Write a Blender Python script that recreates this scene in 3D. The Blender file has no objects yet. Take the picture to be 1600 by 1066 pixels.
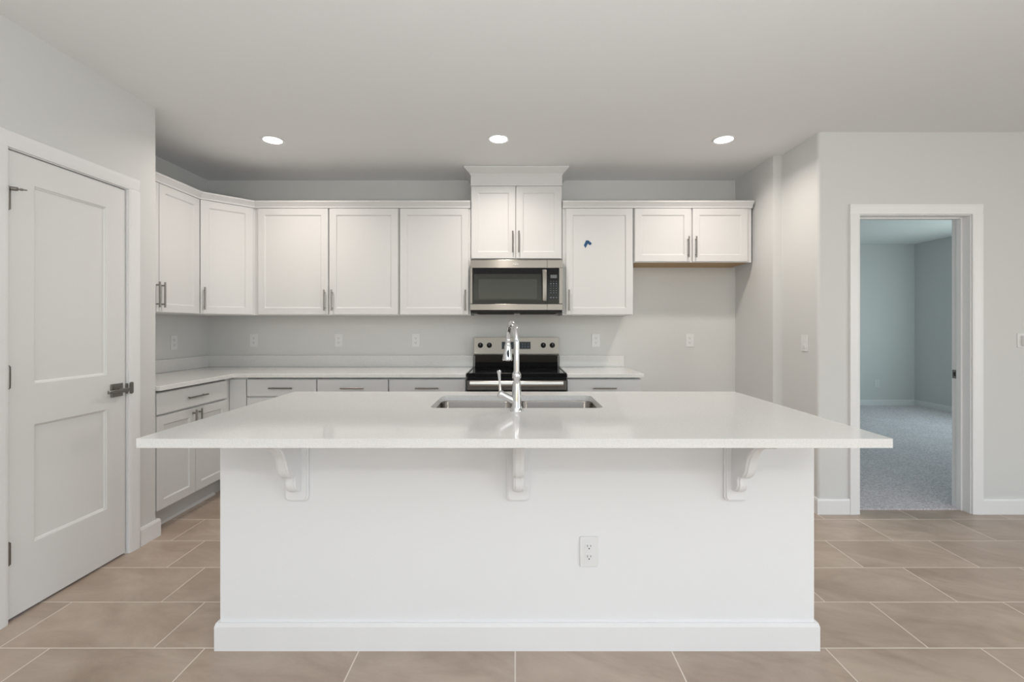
import bpy, bmesh, math, random
from mathutils import Vector, Matrix
random.seed(4)
PI = math.pi
S = bpy.context.scene
COL = S.collection

# ------------------------------------------------------------------ camera
F = 725.0
cd = bpy.data.cameras.new('camera')
cam = bpy.data.objects.new('camera', cd); COL.objects.link(cam)
cam.location = (0, 0, 1.28); cam.rotation_euler = (PI/2, 0, 0)
cd.sensor_width = 36; cd.lens = 36*F/1600
cd.shift_x = -5/1600; cd.shift_y = -23/1600
cd.clip_start = .02
S.camera = cam

# ------------------------------------------------------------------ world, light, exposure
S.view_settings.view_transform = 'Standard'
S.view_settings.look = 'None'
S.view_settings.gamma = 1
S.view_settings.use_curve_mapping = False
S.view_settings.exposure = 0.0
w = bpy.data.worlds.new('world'); S.world = w; w.use_nodes = True
wn = w.node_tree; bg = wn.nodes['Background']
sky = wn.nodes.new('ShaderNodeTexSky'); sky.sky_type = 'NISHITA'
sky.sun_disc = False; sky.sun_elevation = math.radians(50); sky.sun_rotation = math.radians(200)
wn.links.new(sky.outputs[0], bg.inputs[0]); bg.inputs[1].default_value = .30  # SKY

def area(name, loc, target, sx, sy, power, color, spread=180, shape='RECTANGLE'):
    l = bpy.data.lights.new(name, 'AREA'); l.shape = shape; l.size = sx; l.size_y = sy
    l.energy = power; l.color = color; l.spread = math.radians(spread)
    o = bpy.data.objects.new(name, l); COL.objects.link(o); o.location = loc
    o.rotation_euler = (Vector(target)-Vector(loc)).to_track_quat('-Z', 'Y').to_euler()
    return o
K_REAR, K_SIDE, K_BED, K_UP, K_REC = 21, 74, 26, 76, 7.0
C_REAR = (1, .97, .88); C_SIDE = (.95, .985, .98); C_UP = (.955, .995, 1); C_BED = (.80, 1.0, .96); C_REC = (1, .90, .80)
area('daylight_rear_window', (.6, -4.3, 1.35), (.6, 0, 1.35), 5.2, 2.3, K_REAR, C_REAR)
area('daylight_right_window', (5.9, -1.6, 1.35), (0, -1.6, 1.35), 3.6, 2.2, K_SIDE, C_SIDE)
area('daylight_bedroom_window', (6.3, 5.2, 1.5), (2.3, 6.2, 1.5), 1.8, 1.5, K_BED, C_BED)
# unseen uplight added behind the camera to brighten the ceiling
area('added_uplight', (.4, -.7, 1.0), (.4, -.7, 2.6), 1.6, 1.2, K_UP, C_UP)
K_FL, K_FRR = 19, 18; C_FR = (1, .98, .95)
# frontal fill: two unseen lamps added at ceiling height, behind the viewpoint
area('added_fill_lamp', (-1.3, -1.5, 2.58), (-.9, -.2, 0), .5, .5, K_FL, C_FR)
area('added_fill_lamp', (2.3, -1.5, 2.58), (1.8, -.2, 0), .5, .5, K_FRR, C_FR)

# ------------------------------------------------------------------ materials
def principled(name, color, rough=.5, metal=0, spec=.5, **kw):
    m = bpy.data.materials.new(name); m.use_nodes = True
    p = m.node_tree.nodes['Principled BSDF']
    p.inputs['Base Color'].default_value = (*color, 1)
    p.inputs['Roughness'].default_value = rough
    p.inputs['Metallic'].default_value = metal
    p.inputs['Specular IOR Level'].default_value = spec
    for k, v in kw.items():
        p.inputs[k.replace('_', ' ')].default_value = v
    return m
def N(m, t, **kw):
    n = m.node_tree.nodes.new(t)
    for k, v in kw.items(): setattr(n, k, v)
    return n
def L(m, a, b): m.node_tree.links.new(a, b)
def P(m): return m.node_tree.nodes['Principled BSDF']
def noise_bump(m, scale, strength, dist=.002, detail=3):
    tc = N(m, 'ShaderNodeTexCoord'); n = N(m, 'ShaderNodeTexNoise')
    n.inputs['Scale'].default_value = scale; n.inputs['Detail'].default_value = detail
    L(m, tc.outputs['Object'], n.inputs['Vector'])
    b = N(m, 'ShaderNodeBump'); b.inputs['Strength'].default_value = strength
    b.inputs['Distance'].default_value = dist
    L(m, n.outputs['Fac'], b.inputs['Height']); L(m, b.outputs[0], P(m).inputs['Normal'])
    return m
wall_m = noise_bump(principled('wall_paint', (.70, .705, .70), .65, spec=.3), 90, .06)
ceil_m = noise_bump(principled('ceiling_paint', (.845, .85, .855), .8, spec=.2), 60, .12, .003)
trim_m = noise_bump(principled('trim_paint', (.84, .84, .85), .35), 20, .02)
door_m = noise_bump(principled('door_paint', (.775, .775, .775), .4), 30, .03)
cab_m = noise_bump(principled('cabinet_paint', (.70, .702, .705), .42, spec=.35), 25, .02)
island_m = noise_bump(principled('island_paint', (.84, .845, .86), .6, spec=.3), 90, .05)
carcass_m = noise_bump(principled('cabinet_wood_interior', (.42, .27, .12), .5), 20, .05)
steel_m = principled('stainless_steel', (.315, .298, .278), .33, 1, Anisotropic=.92)
P(steel_m).inputs['Anisotropic Rotation'].default_value = .25
noise_bump(steel_m, 8, .02)
bright_m = noise_bump(principled('satin_steel_handle', (.62, .60, .575), .28, 1), 8, .01)
sink_m = noise_bump(principled('sink_steel', (.25, .232, .212), .2, 1), 30, .03)
chrome_m = noise_bump(principled('polished_chrome', (.66, .66, .67), .06, 1), 5, .0)
nickel_m = noise_bump(principled('brushed_nickel', (.27, .255, .24), .3, 1), 40, .04)
black_m = noise_bump(principled('black_gloss', (.006, .006, .007), .1, spec=.22), 4, .0)
riser_m = noise_bump(principled('black_enamel_riser', (.005, .005, .006), .12, spec=.08), 4, .0)
darksteel_m = noise_bump(principled('dark_brushed_steel', (.20, .19, .18), .3, 1), 20, .02)
blackp_m = noise_bump(principled('black_plastic', (.008, .008, .009), .4, spec=.2), 60, .02)
window_m = noise_bump(principled('oven_window_glass', (.040, .042, .037), .16, spec=.3), 4, .0)
wind2_m = noise_bump(principled('oven_window_border', (.018, .019, .016), .16, spec=.3), 4, .0)
display_m = noise_bump(principled('display', (.10, .115, .13), .3), 4, .0)
key_m = noise_bump(principled('key_print', (.22, .26, .33), .5), 4, .0)
logo_m = noise_bump(principled('logo_silver', (.75, .74, .73), .25, 1), 4, .0)
dark_m = noise_bump(principled('dark_slot', (.03, .03, .03), .6), 4, .0)
plate_m = noise_bump(principled('wall_plate_plastic', (.80, .805, .81), .35), 10, .0)
sensor_m = noise_bump(principled('screen_grey', (.50, .55, .58), .3), 10, .0)
tape_m = noise_bump(principled('blue_tape', (.012, .075, .19), .6), 120, .2)
rubber_m = noise_bump(principled('white_rubber', (.45, .44, .42), .6), 10, .0)
burner_m = noise_bump(principled('burner_ring', (.06, .06, .065), .2), 10, .0)
lamp_m = principled('lamp_lens', (1, 1, 1), .5)
P(lamp_m).inputs['Emission Color'].default_value = (1, .97, .92, 1)
P(lamp_m).inputs['Emission Strength'].default_value = 14  # LENS
noise_bump(lamp_m, 10, .0)
glass_m = principled('window_glass', (1, 1, 1), 0, Transmission_Weight=1.0)

# quartz: warm white with fine pale-grey speckle
quartz_m = principled('white_quartz', (.72, .70, .68), .07)
def mk_quartz(m):
    tc = N(m, 'ShaderNodeTexCoord')
    v = N(m, 'ShaderNodeTexVoronoi'); v.inputs['Scale'].default_value = 420
    n = N(m, 'ShaderNodeTexNoise'); n.inputs['Scale'].default_value = 230; n.inputs['Detail'].default_value = 4
    r = N(m, 'ShaderNodeValToRGB')
    r.color_ramp.elements[0].position = .34; r.color_ramp.elements[0].color = (.73, .72, .705, 1)
    r.color_ramp.elements[1].position = .58; r.color_ramp.elements[1].color = (.80, .785, .765, 1)
    mx = N(m, 'ShaderNodeMix', data_type='RGBA'); mx.inputs[0].default_value = .05
    L(m, tc.outputs['Object'], v.inputs['Vector']); L(m, tc.outputs['Object'], n.inputs['Vector'])
    L(m, n.outputs['Fac'], r.inputs['Fac']); L(m, r.outputs['Color'], mx.inputs[6])
    L(m, v.outputs['Color'], mx.inputs[7])
    bw = N(m, 'ShaderNodeHueSaturation'); bw.inputs['Saturation'].default_value = .25
    L(m, mx.outputs[2], bw.inputs['Color'])
    L(m, bw.outputs['Color'], P(m).inputs['Base Color'])
mk_quartz(quartz_m)

# floor tile: 24x12 porcelain in a one-third running bond, pale grout
TW, TH, Y0 = .6165, .308, 1.845
def mk_tile():
    m = principled('porcelain_tile', (.4, .33, .27), .33)
    nt = m.node_tree
    g = N(m, 'ShaderNodeNewGeometry'); s = N(m, 'ShaderNodeSeparateXYZ'); L(m, g.outputs['Position'], s.inputs[0])
    def M(op, a, b=None, c=None):
        n = N(m, 'ShaderNodeMath', operation=op)
        for i, x in enumerate((a, b, c)):
            if x is None: continue
            if isinstance(x, (int, float)): n.inputs[i].default_value = x
            else: L(m, x, n.inputs[i])
        return n.outputs[0]
    v = M('DIVIDE', M('SUBTRACT', s.outputs['Y'], Y0), TH)
    row = M('FLOOR', v)
    fv = M('SUBTRACT', v, row)
    u = M('ADD', M('DIVIDE', s.outputs['X'], TW), M('MULTIPLY', M('ADD', row, 1), 1/3))
    colm = M('FLOOR', u); fu = M('SUBTRACT', u, colm)
    gu = .0028/TW; gv = .0028/TH
    du = M('MINIMUM', fu, M('SUBTRACT', 1, fu)); dv = M('MINIMUM', fv, M('SUBTRACT', 1, fv))
    isg = M('MAXIMUM', M('LESS_THAN', du, gu), M('LESS_THAN', dv, gv))
    cmb = N(m, 'ShaderNodeCombineXYZ'); L(m, colm, cmb.inputs[0]); L(m, row, cmb.inputs[1])
    wn_ = N(m, 'ShaderNodeTexWhiteNoise', noise_dimensions='3D'); L(m, cmb.outputs[0], wn_.inputs['Vector'])
    # veins: stretched noise, offset per tile
    sc = N(m, 'ShaderNodeVectorMath', operation='MULTIPLY'); sc.inputs[1].default_value = (13, 17, 5)
    L(m, wn_.outputs['Color'], sc.inputs[0])
    st = N(m, 'ShaderNodeVectorMath', operation='MULTIPLY'); st.inputs[1].default_value = (1.4, 3.2, 1)
    rot = N(m, 'ShaderNodeVectorRotate'); rot.inputs['Angle'].default_value = .35
    L(m, g.outputs['Position'], rot.inputs['Vector']); L(m, rot.outputs[0], st.inputs[0])
    ad = N(m, 'ShaderNodeVectorMath', operation='ADD'); L(m, sc.outputs[0], ad.inputs[0]); L(m, st.outputs[0], ad.inputs[1])
    n1 = N(m, 'ShaderNodeTexNoise'); n1.inputs['Scale'].default_value = 1.6; n1.inputs['Detail'].default_value = 6
    n1.inputs['Roughness'].default_value = .62; n1.inputs['Distortion'].default_value = .6
    L(m, ad.outputs[0], n1.inputs['Vector'])
    r = N(m, 'ShaderNodeValToRGB')
    r.color_ramp.elements[0].position = .3; r.color_ramp.elements[0].color = (.355, .272, .212, 1)
    r.color_ramp.elements[1].position = .72; r.color_ramp.elements[1].color = (.545, .448, .37, 1)
    L(m, n1.outputs['Fac'], r.inputs['Fac'])
    hs = N(m, 'ShaderNodeHueSaturation')
    L(m, M('ADD', M('MULTIPLY', wn_.outputs['Value'], .10), .95), hs.inputs['Value'])
    L(m, r.outputs['Color'], hs.inputs['Color'])
    mx = N(m, 'ShaderNodeMix', data_type='RGBA'); L(m, isg, mx.inputs[0])
    L(m, hs.outputs['Color'], mx.inputs[6]); mx.inputs[7].default_value = (.72, .65, .575, 1)
    L(m, mx.outputs[2], P(m).inputs['Base Color'])
    L(m, M('ADD', M('MULTIPLY', isg, .4), .34), P(m).inputs['Roughness'])
    b = N(m, 'ShaderNodeBump'); b.inputs['Strength'].default_value = .25; b.inputs['Distance'].default_value = .001
    L(m, M('SUBTRACT', 1, isg), b.inputs['Height']); L(m, b.outputs[0], P(m).inputs['Normal'])
    return m
tile_m = mk_tile()

def mk_carpet():
    m = principled('carpet_loop', (.4, .4, .4), .95, spec=.1)
    tc = N(m, 'ShaderNodeTexCoord')
    n = N(m, 'ShaderNodeTexNoise'); n.inputs['Scale'].default_value = 80; n.inputs['Detail'].default_value = 5
    n.inputs['Roughness'].default_value = .8
    n2 = N(m, 'ShaderNodeTexNoise'); n2.inputs['Scale'].default_value = 2.2; n2.inputs['Distortion'].default_value = 1.5
    L(m, tc.outputs['Object'], n.inputs['Vector']); L(m, tc.outputs['Object'], n2.inputs['Vector'])
    r = N(m, 'ShaderNodeValToRGB')
    r.color_ramp.elements[0].position = .42; r.color_ramp.elements[0].color = (.62, .57, .61, 1)
    r.color_ramp.elements[1].position = .56; r.color_ramp.elements[1].color = (1, .95, .99, 1)
    L(m, n.outputs['Fac'], r.inputs['Fac'])
    mx = N(m, 'ShaderNodeMix', data_type='RGBA', blend_type='MULTIPLY'); mx.inputs[0].default_value = .2
    L(m, r.outputs['Color'], mx.inputs[6]); L(m, n2.outputs['Fac'], mx.inputs[7])
    L(m, mx.outputs[2], P(m).inputs['Base Color'])
    b = N(m, 'ShaderNodeBump'); b.inputs['Strength'].default_value = .9; b.inputs['Distance'].default_value = .008
    L(m, n.outputs['Fac'], b.inputs['Height']); L(m, b.outputs[0], P(m).inputs['Normal'])
    return m
carpet_m = mk_carpet()

# ------------------------------------------------------------------ mesh helpers
class MB:
    def __init__(s): s.bm = bmesh.new(); s.M = Matrix()
    def v(s, p): return s.bm.verts.new(s.M @ Vector(p))
    def f(s, vs, mi=0):
        try:
            fa = s.bm.faces.new(vs); fa.material_index = mi; return fa
        except ValueError: return None
    def box(s, a, b, mi=0):
        x0, x1 = sorted((a[0], b[0])); y0, y1 = sorted((a[1], b[1])); z0, z1 = sorted((a[2], b[2]))
        V = [s.v((x, y, z)) for z in (z0, z1) for y in (y0, y1) for x in (x0, x1)]
        for q in ((0,2,3,1), (4,5,7,6), (0,1,5,4), (2,6,7,3), (0,4,6,2), (1,3,7,5)): s.f([V[i] for i in q], mi)
        return s
    def prism(s, pts, z0, z1, mi=0, axis='z'):
        """pts: outline in plan (x,y) for axis z; (y,z) for axis x; (x,z) for axis y"""
        def mk(p, t):
            if axis == 'z': return (p[0], p[1], t)
            if axis == 'x': return (t, p[0], p[1])
            return (p[0], t, p[1])
        A = [s.v(mk(p, z0)) for p in pts]; B = [s.v(mk(p, z1)) for p in pts]; n = len(pts)
        s.f(A[::-1], mi); s.f(B, mi)
        for i in range(n): s.f([A[i], A[(i+1) % n], B[(i+1) % n], B[i]], mi)
        return s
    def lathe(s, prof, c=(0, 0, 0), axis=(0, 0, 1), n=28, mi=0, cap=True):
        ax = Vector(axis).normalized(); q = ax.to_track_quat('Z', 'Y').to_matrix()
        rings = []
        for r, h in prof:
            rings.append([s.v(Vector(c)+q @ Vector((r*math.cos(2*PI*i/n), r*math.sin(2*PI*i/n), h))) for i in range(n)])
        for a, b in zip(rings, rings[1:]):
            for i in range(n): s.f([a[i], a[(i+1) % n], b[(i+1) % n], b[i]], mi)
        if cap: s.f(rings[0][::-1], mi); s.f(rings[-1], mi)
        return s
    def cyl(s, a, b, r, n=16, mi=0, r2=None):
        a = Vector(a); b = Vector(b)
        return s.lathe([(r, 0), (r if r2 is None else r2, (b-a).length)], a, b-a, n, mi)
    def tube(s, pts, rad, n=20, mi=0):
        pts = [Vector(p) for p in pts]
        rads = rad if isinstance(rad, (list, tuple)) else [rad]*len(pts)
        rings = []; up = Vector((1, 0, 0))
        for i, p in enumerate(pts):
            t = (pts[min(i+1, len(pts)-1)]-pts[max(i-1, 0)]).normalized()
            x = (up-t*up.dot(t)).normalized(); y = t.cross(x)
            rings.append([s.v(p+(x*math.cos(2*PI*k/n)+y*math.sin(2*PI*k/n))*rads[i]) for k in range(n)])
        for a, b in zip(rings, rings[1:]):
            for k in range(n): s.f([a[k], a[(k+1) % n], b[(k+1) % n], b[k]], mi)
        s.f(rings[0][::-1], mi); s.f(rings[-1], mi)
        return s
    def ellipsoid(s, c, r, mi=0, n=20):
        rings = []
        for j in range(1, 10):
            a = PI*j/10
            rings.append([s.v((c[0]+r[0]*math.sin(a)*math.cos(2*PI*i/n), c[1]+r[1]*math.sin(a)*math.sin(2*PI*i/n), c[2]-r[2]*math.cos(a))) for i in range(n)])
        for a, b in zip(rings, rings[1:]):
            for i in range(n): s.f([a[i], a[(i+1) % n], b[(i+1) % n], b[i]], mi)
        lo = s.v((c[0], c[1], c[2]-r[2])); hi = s.v((c[0], c[1], c[2]+r[2]))
        for i in range(n): s.f([lo, rings[0][(i+1) % n], rings[0][i]], mi); s.f([hi, rings[-1][i], rings[-1][(i+1) % n]], mi)
        return s
    def sweep(s, path, prof, mi=0):
        """path: plan points; prof: closed list (out, z); out is to the RIGHT of travel"""
        path = [Vector(p).to_2d() for p in path]; n = len(path); rings = []
        for i, p in enumerate(path):
            d1 = (path[i]-path[i-1]).normalized() if i else None
            d2 = (path[i+1]-path[i]).normalized() if i < n-1 else None
            n1 = Vector((d1.y, -d1.x)) if d1 else None; n2 = Vector((d2.y, -d2.x)) if d2 else None
            if n1 and n2: m = (n1+n2); m = m/(m.dot(n1))
            else: m = n1 or n2
            rings.append([s.v((p.x+m.x*o, p.y+m.y*o, z)) for o, z in prof])
        k = len(prof)
        for a, b in zip(rings, rings[1:]):
            for i in range(k): s.f([a[i], a[(i+1) % k], b[(i+1) % k], b[i]], mi)
        s.f(rings[0][::-1], mi); s.f(rings[-1], mi)
        return s
    def build(s, name, mats, parent=None, bevel=0, seg=2, smooth=False, loc=(0, 0, 0), rot=(0, 0, 0), angle=40):
        bm = s.bm
        bmesh.ops.recalc_face_normals(bm, faces=bm.faces)
        me = bpy.data.meshes.new(name); bm.to_mesh(me); bm.free()
        if not isinstance(mats, (list, tuple)): mats = [mats]
        for m in mats: me.materials.append(m)
        o = bpy.data.objects.new(name, me); COL.objects.link(o)
        o.location = loc; o.rotation_euler = rot
        if parent is not None: o.parent = parent
        if smooth:
            for p in me.polygons: p.use_smooth = True
            me.set_sharp_from_angle(angle=math.radians(angle))
        if bevel:
            b = o.modifiers.new('bevel', 'BEVEL'); b.width = bevel; b.segments = seg
            b.limit_method = 'ANGLE'; b.angle_limit = math.radians(50); b.use_clamp_overlap = True
        return o

def tag(o, label=None, cat=None, group=None, kind=None):
    if label: o['label'] = label
    if cat: o['category'] = cat
    if group: o['group'] = group
    if kind: o['kind'] = kind
    return o
def thing(name, label, cat, loc=(0, 0, 0), rz=0, group=None):
    o = bpy.data.objects.new(name, None); COL.objects.link(o); o.empty_display_size = .1
    o.location = loc; o.rotation_euler = (0, 0, rz)
    return tag(o, label, cat, group)
def struct(o, label, cat): return tag(o, label, cat, kind='structure')
def dup(root, loc, rz=None, label=None):
    r = root.copy(); COL.objects.link(r); r.location = loc
    if rz is not None: r.rotation_euler = (0, 0, rz)
    if label: r['label'] = label
    for ch in list(root.children):
        c = ch.copy(); COL.objects.link(c); c.parent = r
        for g in list(ch.children):
            d = g.copy(); COL.objects.link(d); d.parent = c
    return r

def rrect(x0, x1, y0, y1, r, n=6):
    P_ = []
    for cx, cy, a0 in ((x1-r, y1-r, 0), (x0+r, y1-r, 90), (x0+r, y0+r, 180), (x1-r, y0+r, 270)):
        for k in range(n+1):
            a = math.radians(a0+90*k/n); P_.append((cx+r*math.cos(a), cy+r*math.sin(a)))
    return P_

def shaker(mb, x0, x1, z0, z1, y, t, panels, rec=.008, slope=.006):
    """door slab: front at y-t (towards -Y), back at y; recessed flat panels [(px0,px1,pz0,pz1)]"""
    xs = sorted({x0, x1, *[p[0] for p in panels], *[p[1] for p in panels]})
    zs = sorted({z0, z1, *[p[2] for p in panels], *[p[3] for p in panels]})
    fr = {(i, j): mb.v((x, y-t, z)) for i, x in enumerate(xs) for j, z in enumerate(zs)}
    bk = [mb.v((x, y, z)) for x, z in ((x0, z0), (x1, z0), (x1, z1), (x0, z1))]
    for i in range(len(xs)-1):
        for j in range(len(zs)-1):
            q = [fr[i, j], fr[i+1, j], fr[i+1, j+1], fr[i, j+1]]
            pan = [p for p in panels if abs(p[0]-xs[i]) < 1e-6 and abs(p[1]-xs[i+1]) < 1e-6 and abs(p[2]-zs[j]) < 1e-6 and abs(p[3]-zs[j+1]) < 1e-6]
            if pan:
                a, b, c, d = pan[0]
                rings = [q]
                for ins, dep in ((0, rec*.45), (slope*.5, rec*.55), (slope, rec)):
                    rings.append([mb.v((xx, y-t+dep, zz)) for xx, zz in ((a+ins, c+ins), (b-ins, c+ins), (b-ins, d-ins), (a+ins, d-ins))])
                for r1, r2 in zip(rings, rings[1:]):
                    for k in range(4): mb.f([r1[k], r1[(k+1) % 4], r2[(k+1) % 4], r2[k]])
                mb.f(rings[-1])
            else: mb.f(q)
    nx, nz = len(xs)-1, len(zs)-1
    mb.f([bk[3], bk[2], bk[1], bk[0]])
    mb.f([fr[i, 0] for i in range(nx+1)][::-1]+[bk[0], bk[1]])
    mb.f([fr[i, nz] for i in range(nx+1)]+[bk[2], bk[3]])
    mb.f([fr[0, j] for j in range(nz+1)]+[bk[3], bk[0]])
    mb.f([fr[nx, j] for j in range(nz+1)][::-1]+[bk[1], bk[2]])

DT = .02
def cab_door(parent, x0, x1, z0, z1, hx=None, hz=None, hlen=.175, fw=.056, fs=None):
    mb = MB(); shaker(mb, x0, x1, z0, z1, -.001, DT-.001, [(x0+fw, x1-fw, z0+fw, z1-fw)])
    d = mb.build('door', cab_m, parent, bevel=.0015)
    if hx is not None: bar_pull(d, hx, hz, hlen, True)
    return d
def bar_pull(parent, x, z, ln, vert):
    mb = MB(); y = -DT-.024; r = .0058
    if vert:
        mb.cyl((x, y, z-ln/2), (x, y, z+ln/2), r)
        for s in (-1, 1): mb.cyl((x, -DT, z+s*ln*.37), (x, y, z+s*ln*.37), r*.8)
    else:
        mb.cyl((x-ln/2, y, z), (x+ln/2, y, z), r)
        for s in (-1, 1): mb.cyl((x+s*ln*.37, -DT, z), (x+s*ln*.37, y, z), r*.8)
    return mb.build('handle', nickel_m, parent, smooth=True)
def drawer(parent, x0, x1, z0, z1, hx=None, ln=.18):
    d = MB().box((x0, -DT, z0), (x1, -.001, z1)).build('drawer_front', cab_m, parent, bevel=.002)
    bar_pull(d, (x0+x1)/2 if hx is None else hx, (z0+z1)/2, ln, False)
    return d
def carcass(parent, x0, x1, z0, z1, depth, wood_bottom=False):
    mb = MB(); mb.box((x0, 0, z0), (x1, depth, z1))
    b = mb.build('cabinet_box', [cab_m, carcass_m], parent, bevel=.001)
    if wood_bottom:
        MB().box((x0+.018, .018, z0-.002), (x1-.018, depth-.002, z0+.001)).build('bottom_panel', carcass_m, parent)
    return b

# ------------------------------------------------------------------ dimensions
ZC = 2.605
YB = 4.215           # kitchen back wall
XL = -2.79           # kitchen left wall
XP = -2.185          # pantry wall plane
YP = 2.83            # pantry wall end
XR1, XR2, YJ = 2.00, 2.068, 3.60
YD, YD2 = 3.166, 3.30    # doorway wall
XREAR0, XREAR1, YREAR = XP, 6.0, -4.5
BX1, BY1 = 6.44, 7.48

def arc(cx, cy, r, a0, a1, n=6):
    return [(cx+r*math.cos(math.radians(a0+(a1-a0)*k/n)), cy+r*math.sin(math.radians(a0+(a1-a0)*k/n))) for k in range(n+1)]

# ------------------------------------------------------------------ structure
struct(MB().box((-3.1, YREAR-.3, -.12), (6.8, 3.235, 0)).box((-3.1, 3.235, -.12), (2.2, 4.4, 0)).build('floor', tile_m), 'taupe porcelain floor tiles with pale grout in staggered bond', 'floor')
struct(MB().box((2.201, 3.236, -.12), (6.8, 7.7, .006)).build('floor', carpet_m), 'grey speckled carpet in the room through the doorway', 'carpet')
struct(MB().box((-3.1, YREAR-.3, ZC), (6.8, 7.7, ZC+.12)).build('ceiling', ceil_m), 'plain off-white ceiling with recessed lights', 'ceiling')

DY0, DY1, DZ = 1.985, 2.618, 2.056    # pantry opening
mb = MB()
mb.box((-2.30, YREAR, 0), (XP, DY0, ZC))
r = .018
mb.prism([(-2.30, DY1), (XP, DY1)]+arc(XP-r, YP-r, r, 0, 90)+[(-2.91, YP), (-2.91, YP-.115), (-2.30, YP-.115)], 0, ZC)
mb.box((-2.30, DY0, DZ), (XP, DY1, ZC))
struct(mb.build('wall_left', wall_m, smooth=True, angle=30), 'white painted wall around the pantry door', 'wall')
struct(MB().box((-2.91, YP, 0), (XL, YB+.12, ZC)).build('wall_left', wall_m), 'short white wall behind the left run of cabinets', 'wall')
struct(MB().box((XL, YB, 0), (XR1+.001, YB+.12, ZC)).build('wall_back', wall_m), 'off-white back wall of the kitchen behind range and cabinets', 'wall')
# pantry closet inside (behind the closed door)
struct(MB().box((-3.1, 1.6, 0), (-3.0, YP-.116, ZC)).build('wall_pantry', wall_m), 'wall inside the pantry behind its closed door', 'wall')

OX0, OX1, OZ = 2.35, 3.105, 2.037
JT = .018
mb = MB()
rr = .02
mb.prism([(XR1, YB+.12), (XR1, YJ)] +
         [(XR2-.0, YJ)] + arc(XR2+rr, YD+rr, rr, 180, 270)+[(OX0-JT, YD), (OX0-JT, YD2), (2.19, YD2), (2.19, YB+.12)], 0, ZC)
mb.box((OX1+JT, YD, 0), (6.6, YD2, ZC))
mb.box((OX0-JT, YD, OZ+JT), (OX1+JT, YD2, ZC))
struct(mb.build('wall_right', wall_m, smooth=True, angle=30), 'white wall with alcove side and bedroom doorway', 'wall')
struct(MB().box((2.07, YB+.12, 0), (2.19, BY1, ZC)).build('wall_bedroom', wall_m), 'side wall of the carpeted room beyond the doorway', 'wall')
struct(MB().box((2.07, BY1, 0), (BX1+.12, BY1+.12, ZC)).build('wall_bedroom', wall_m), 'far wall of the carpeted room beyond the doorway', 'wall')
# bedroom right wall with its window opening
mb = MB()
mb.box((BX1, YD2, 0), (BX1+.12, 4.3, ZC)); mb.box((BX1, 6.1, 0), (BX1+.12, BY1, ZC))
mb.box((BX1, 4.3, 0), (BX1+.12, 6.1, .75)); mb.box((BX1, 4.3, 2.25), (BX1+.12, 6.1, ZC))
struct(mb.build('wall_bedroom', wall_m), 'right wall of the carpeted room beyond the doorway', 'wall')
# rear of the great room, behind the camera: sliding glass door and a side window
mb = MB()
mb.box((XP-.115, YREAR-.12, 0), (-2.0, YREAR, ZC)); mb.box((3.2, YREAR-.12, 0), (6.0, YREAR, ZC)); mb.box((-2.0, YREAR-.12, 2.45), (3.2, YREAR, ZC))
struct(mb.build('wall_rear', wall_m), 'wall behind the viewpoint with a wide glass door', 'wall')
mb = MB()
mb.box((6.0, YREAR-.12, 0), (6.12, -3.4, ZC)); mb.box((6.0, .2, 0), (6.12, YD, ZC)); mb.box((6.0, -3.4, 2.4), (6.12, .2, ZC)); mb.box((6.0, -3.4, 0), (6.12, .2, .3))
struct(mb.build('wall_side', wall_m), 'right side wall of the great room with a window', 'wall')
def window(n, a, b, along, z0, z1, nm, label):
    mb = MB(); t = .05
    def bx(u0, u1, w0, w1):
        if along == 'x': mb.box((u0, a[1], w0), (u1, b[1], w1))
        else: mb.box((a[0], u0, w0), (b[0], u1, w1))
    u0, u1 = (a[0], b[0]) if along == 'x' else (a[1], b[1])
    bx(u0, u1, z0, z0+t); bx(u0, u1, z1-t, z1)
    for k in range(n+1):
        c = u0+t/2+(u1-u0-t)*k/n; bx(c-t/2, c+t/2, z0+t, z1-t)
    struct(mb.build(nm, trim_m), label, 'window')
window(3, (-2.0, YREAR-.10, 0), (3.2, YREAR-.04, 0), 'x', 0, 2.45, 'window_1', 'white framed sliding glass door behind the viewpoint')
window(3, (6.03, -3.4, 0), (6.09, .2, 0), 'y', .3, 2.4, 'window_2', 'white framed side window of the great room')
window(2, (BX1+.03, 4.3, 0), (BX1+.09, 6.1, 0), 'y', .75, 2.25, 'window_3', 'white framed window of the carpeted room')

# baseboards
BBP = [(0, .0), (.014, .0), (.014, .092), (.010, .105), (0, .105)]
def baseboard(path, name, label, bead=BBP):
    struct(MB().sweep(path, bead).build(name, trim_m), label, 'baseboard')
baseboard([(XP, DY1+.072), (XP, YP+.0), (XP-.045, YP+.0)][::1], 'baseboard_left', 'short white baseboard between pantry casing and cabinets')
baseboard([(XP, YREAR+.01), (XP, DY0-.072)], 'baseboard_left', 'white baseboard on the near side of the pantry door')
baseboard([(XR1, YB), (XR1, YJ), (XR2, YJ), (XR2, YD), (OX0-.072, YD)], 'baseboard_right', 'white baseboard from the alcove round the corner to the doorway')
baseboard([(OX1+.06, YD), (5.99, YD)], 'baseboard_right', 'white baseboard right of the doorway')
baseboard([(1.0, YB), (XR1-.015, YB)], 'baseboard_back', 'white baseboard at the back of the empty fridge alcove')
baseboard([(2.19, BY1), (BX1, BY1), (BX1, YD2)], 'baseboard_bedroom', 'white baseboard in the carpeted room', [(0, .006), (.014, .006), (.014, .085), (.010, .095), (0, .095)])

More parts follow.
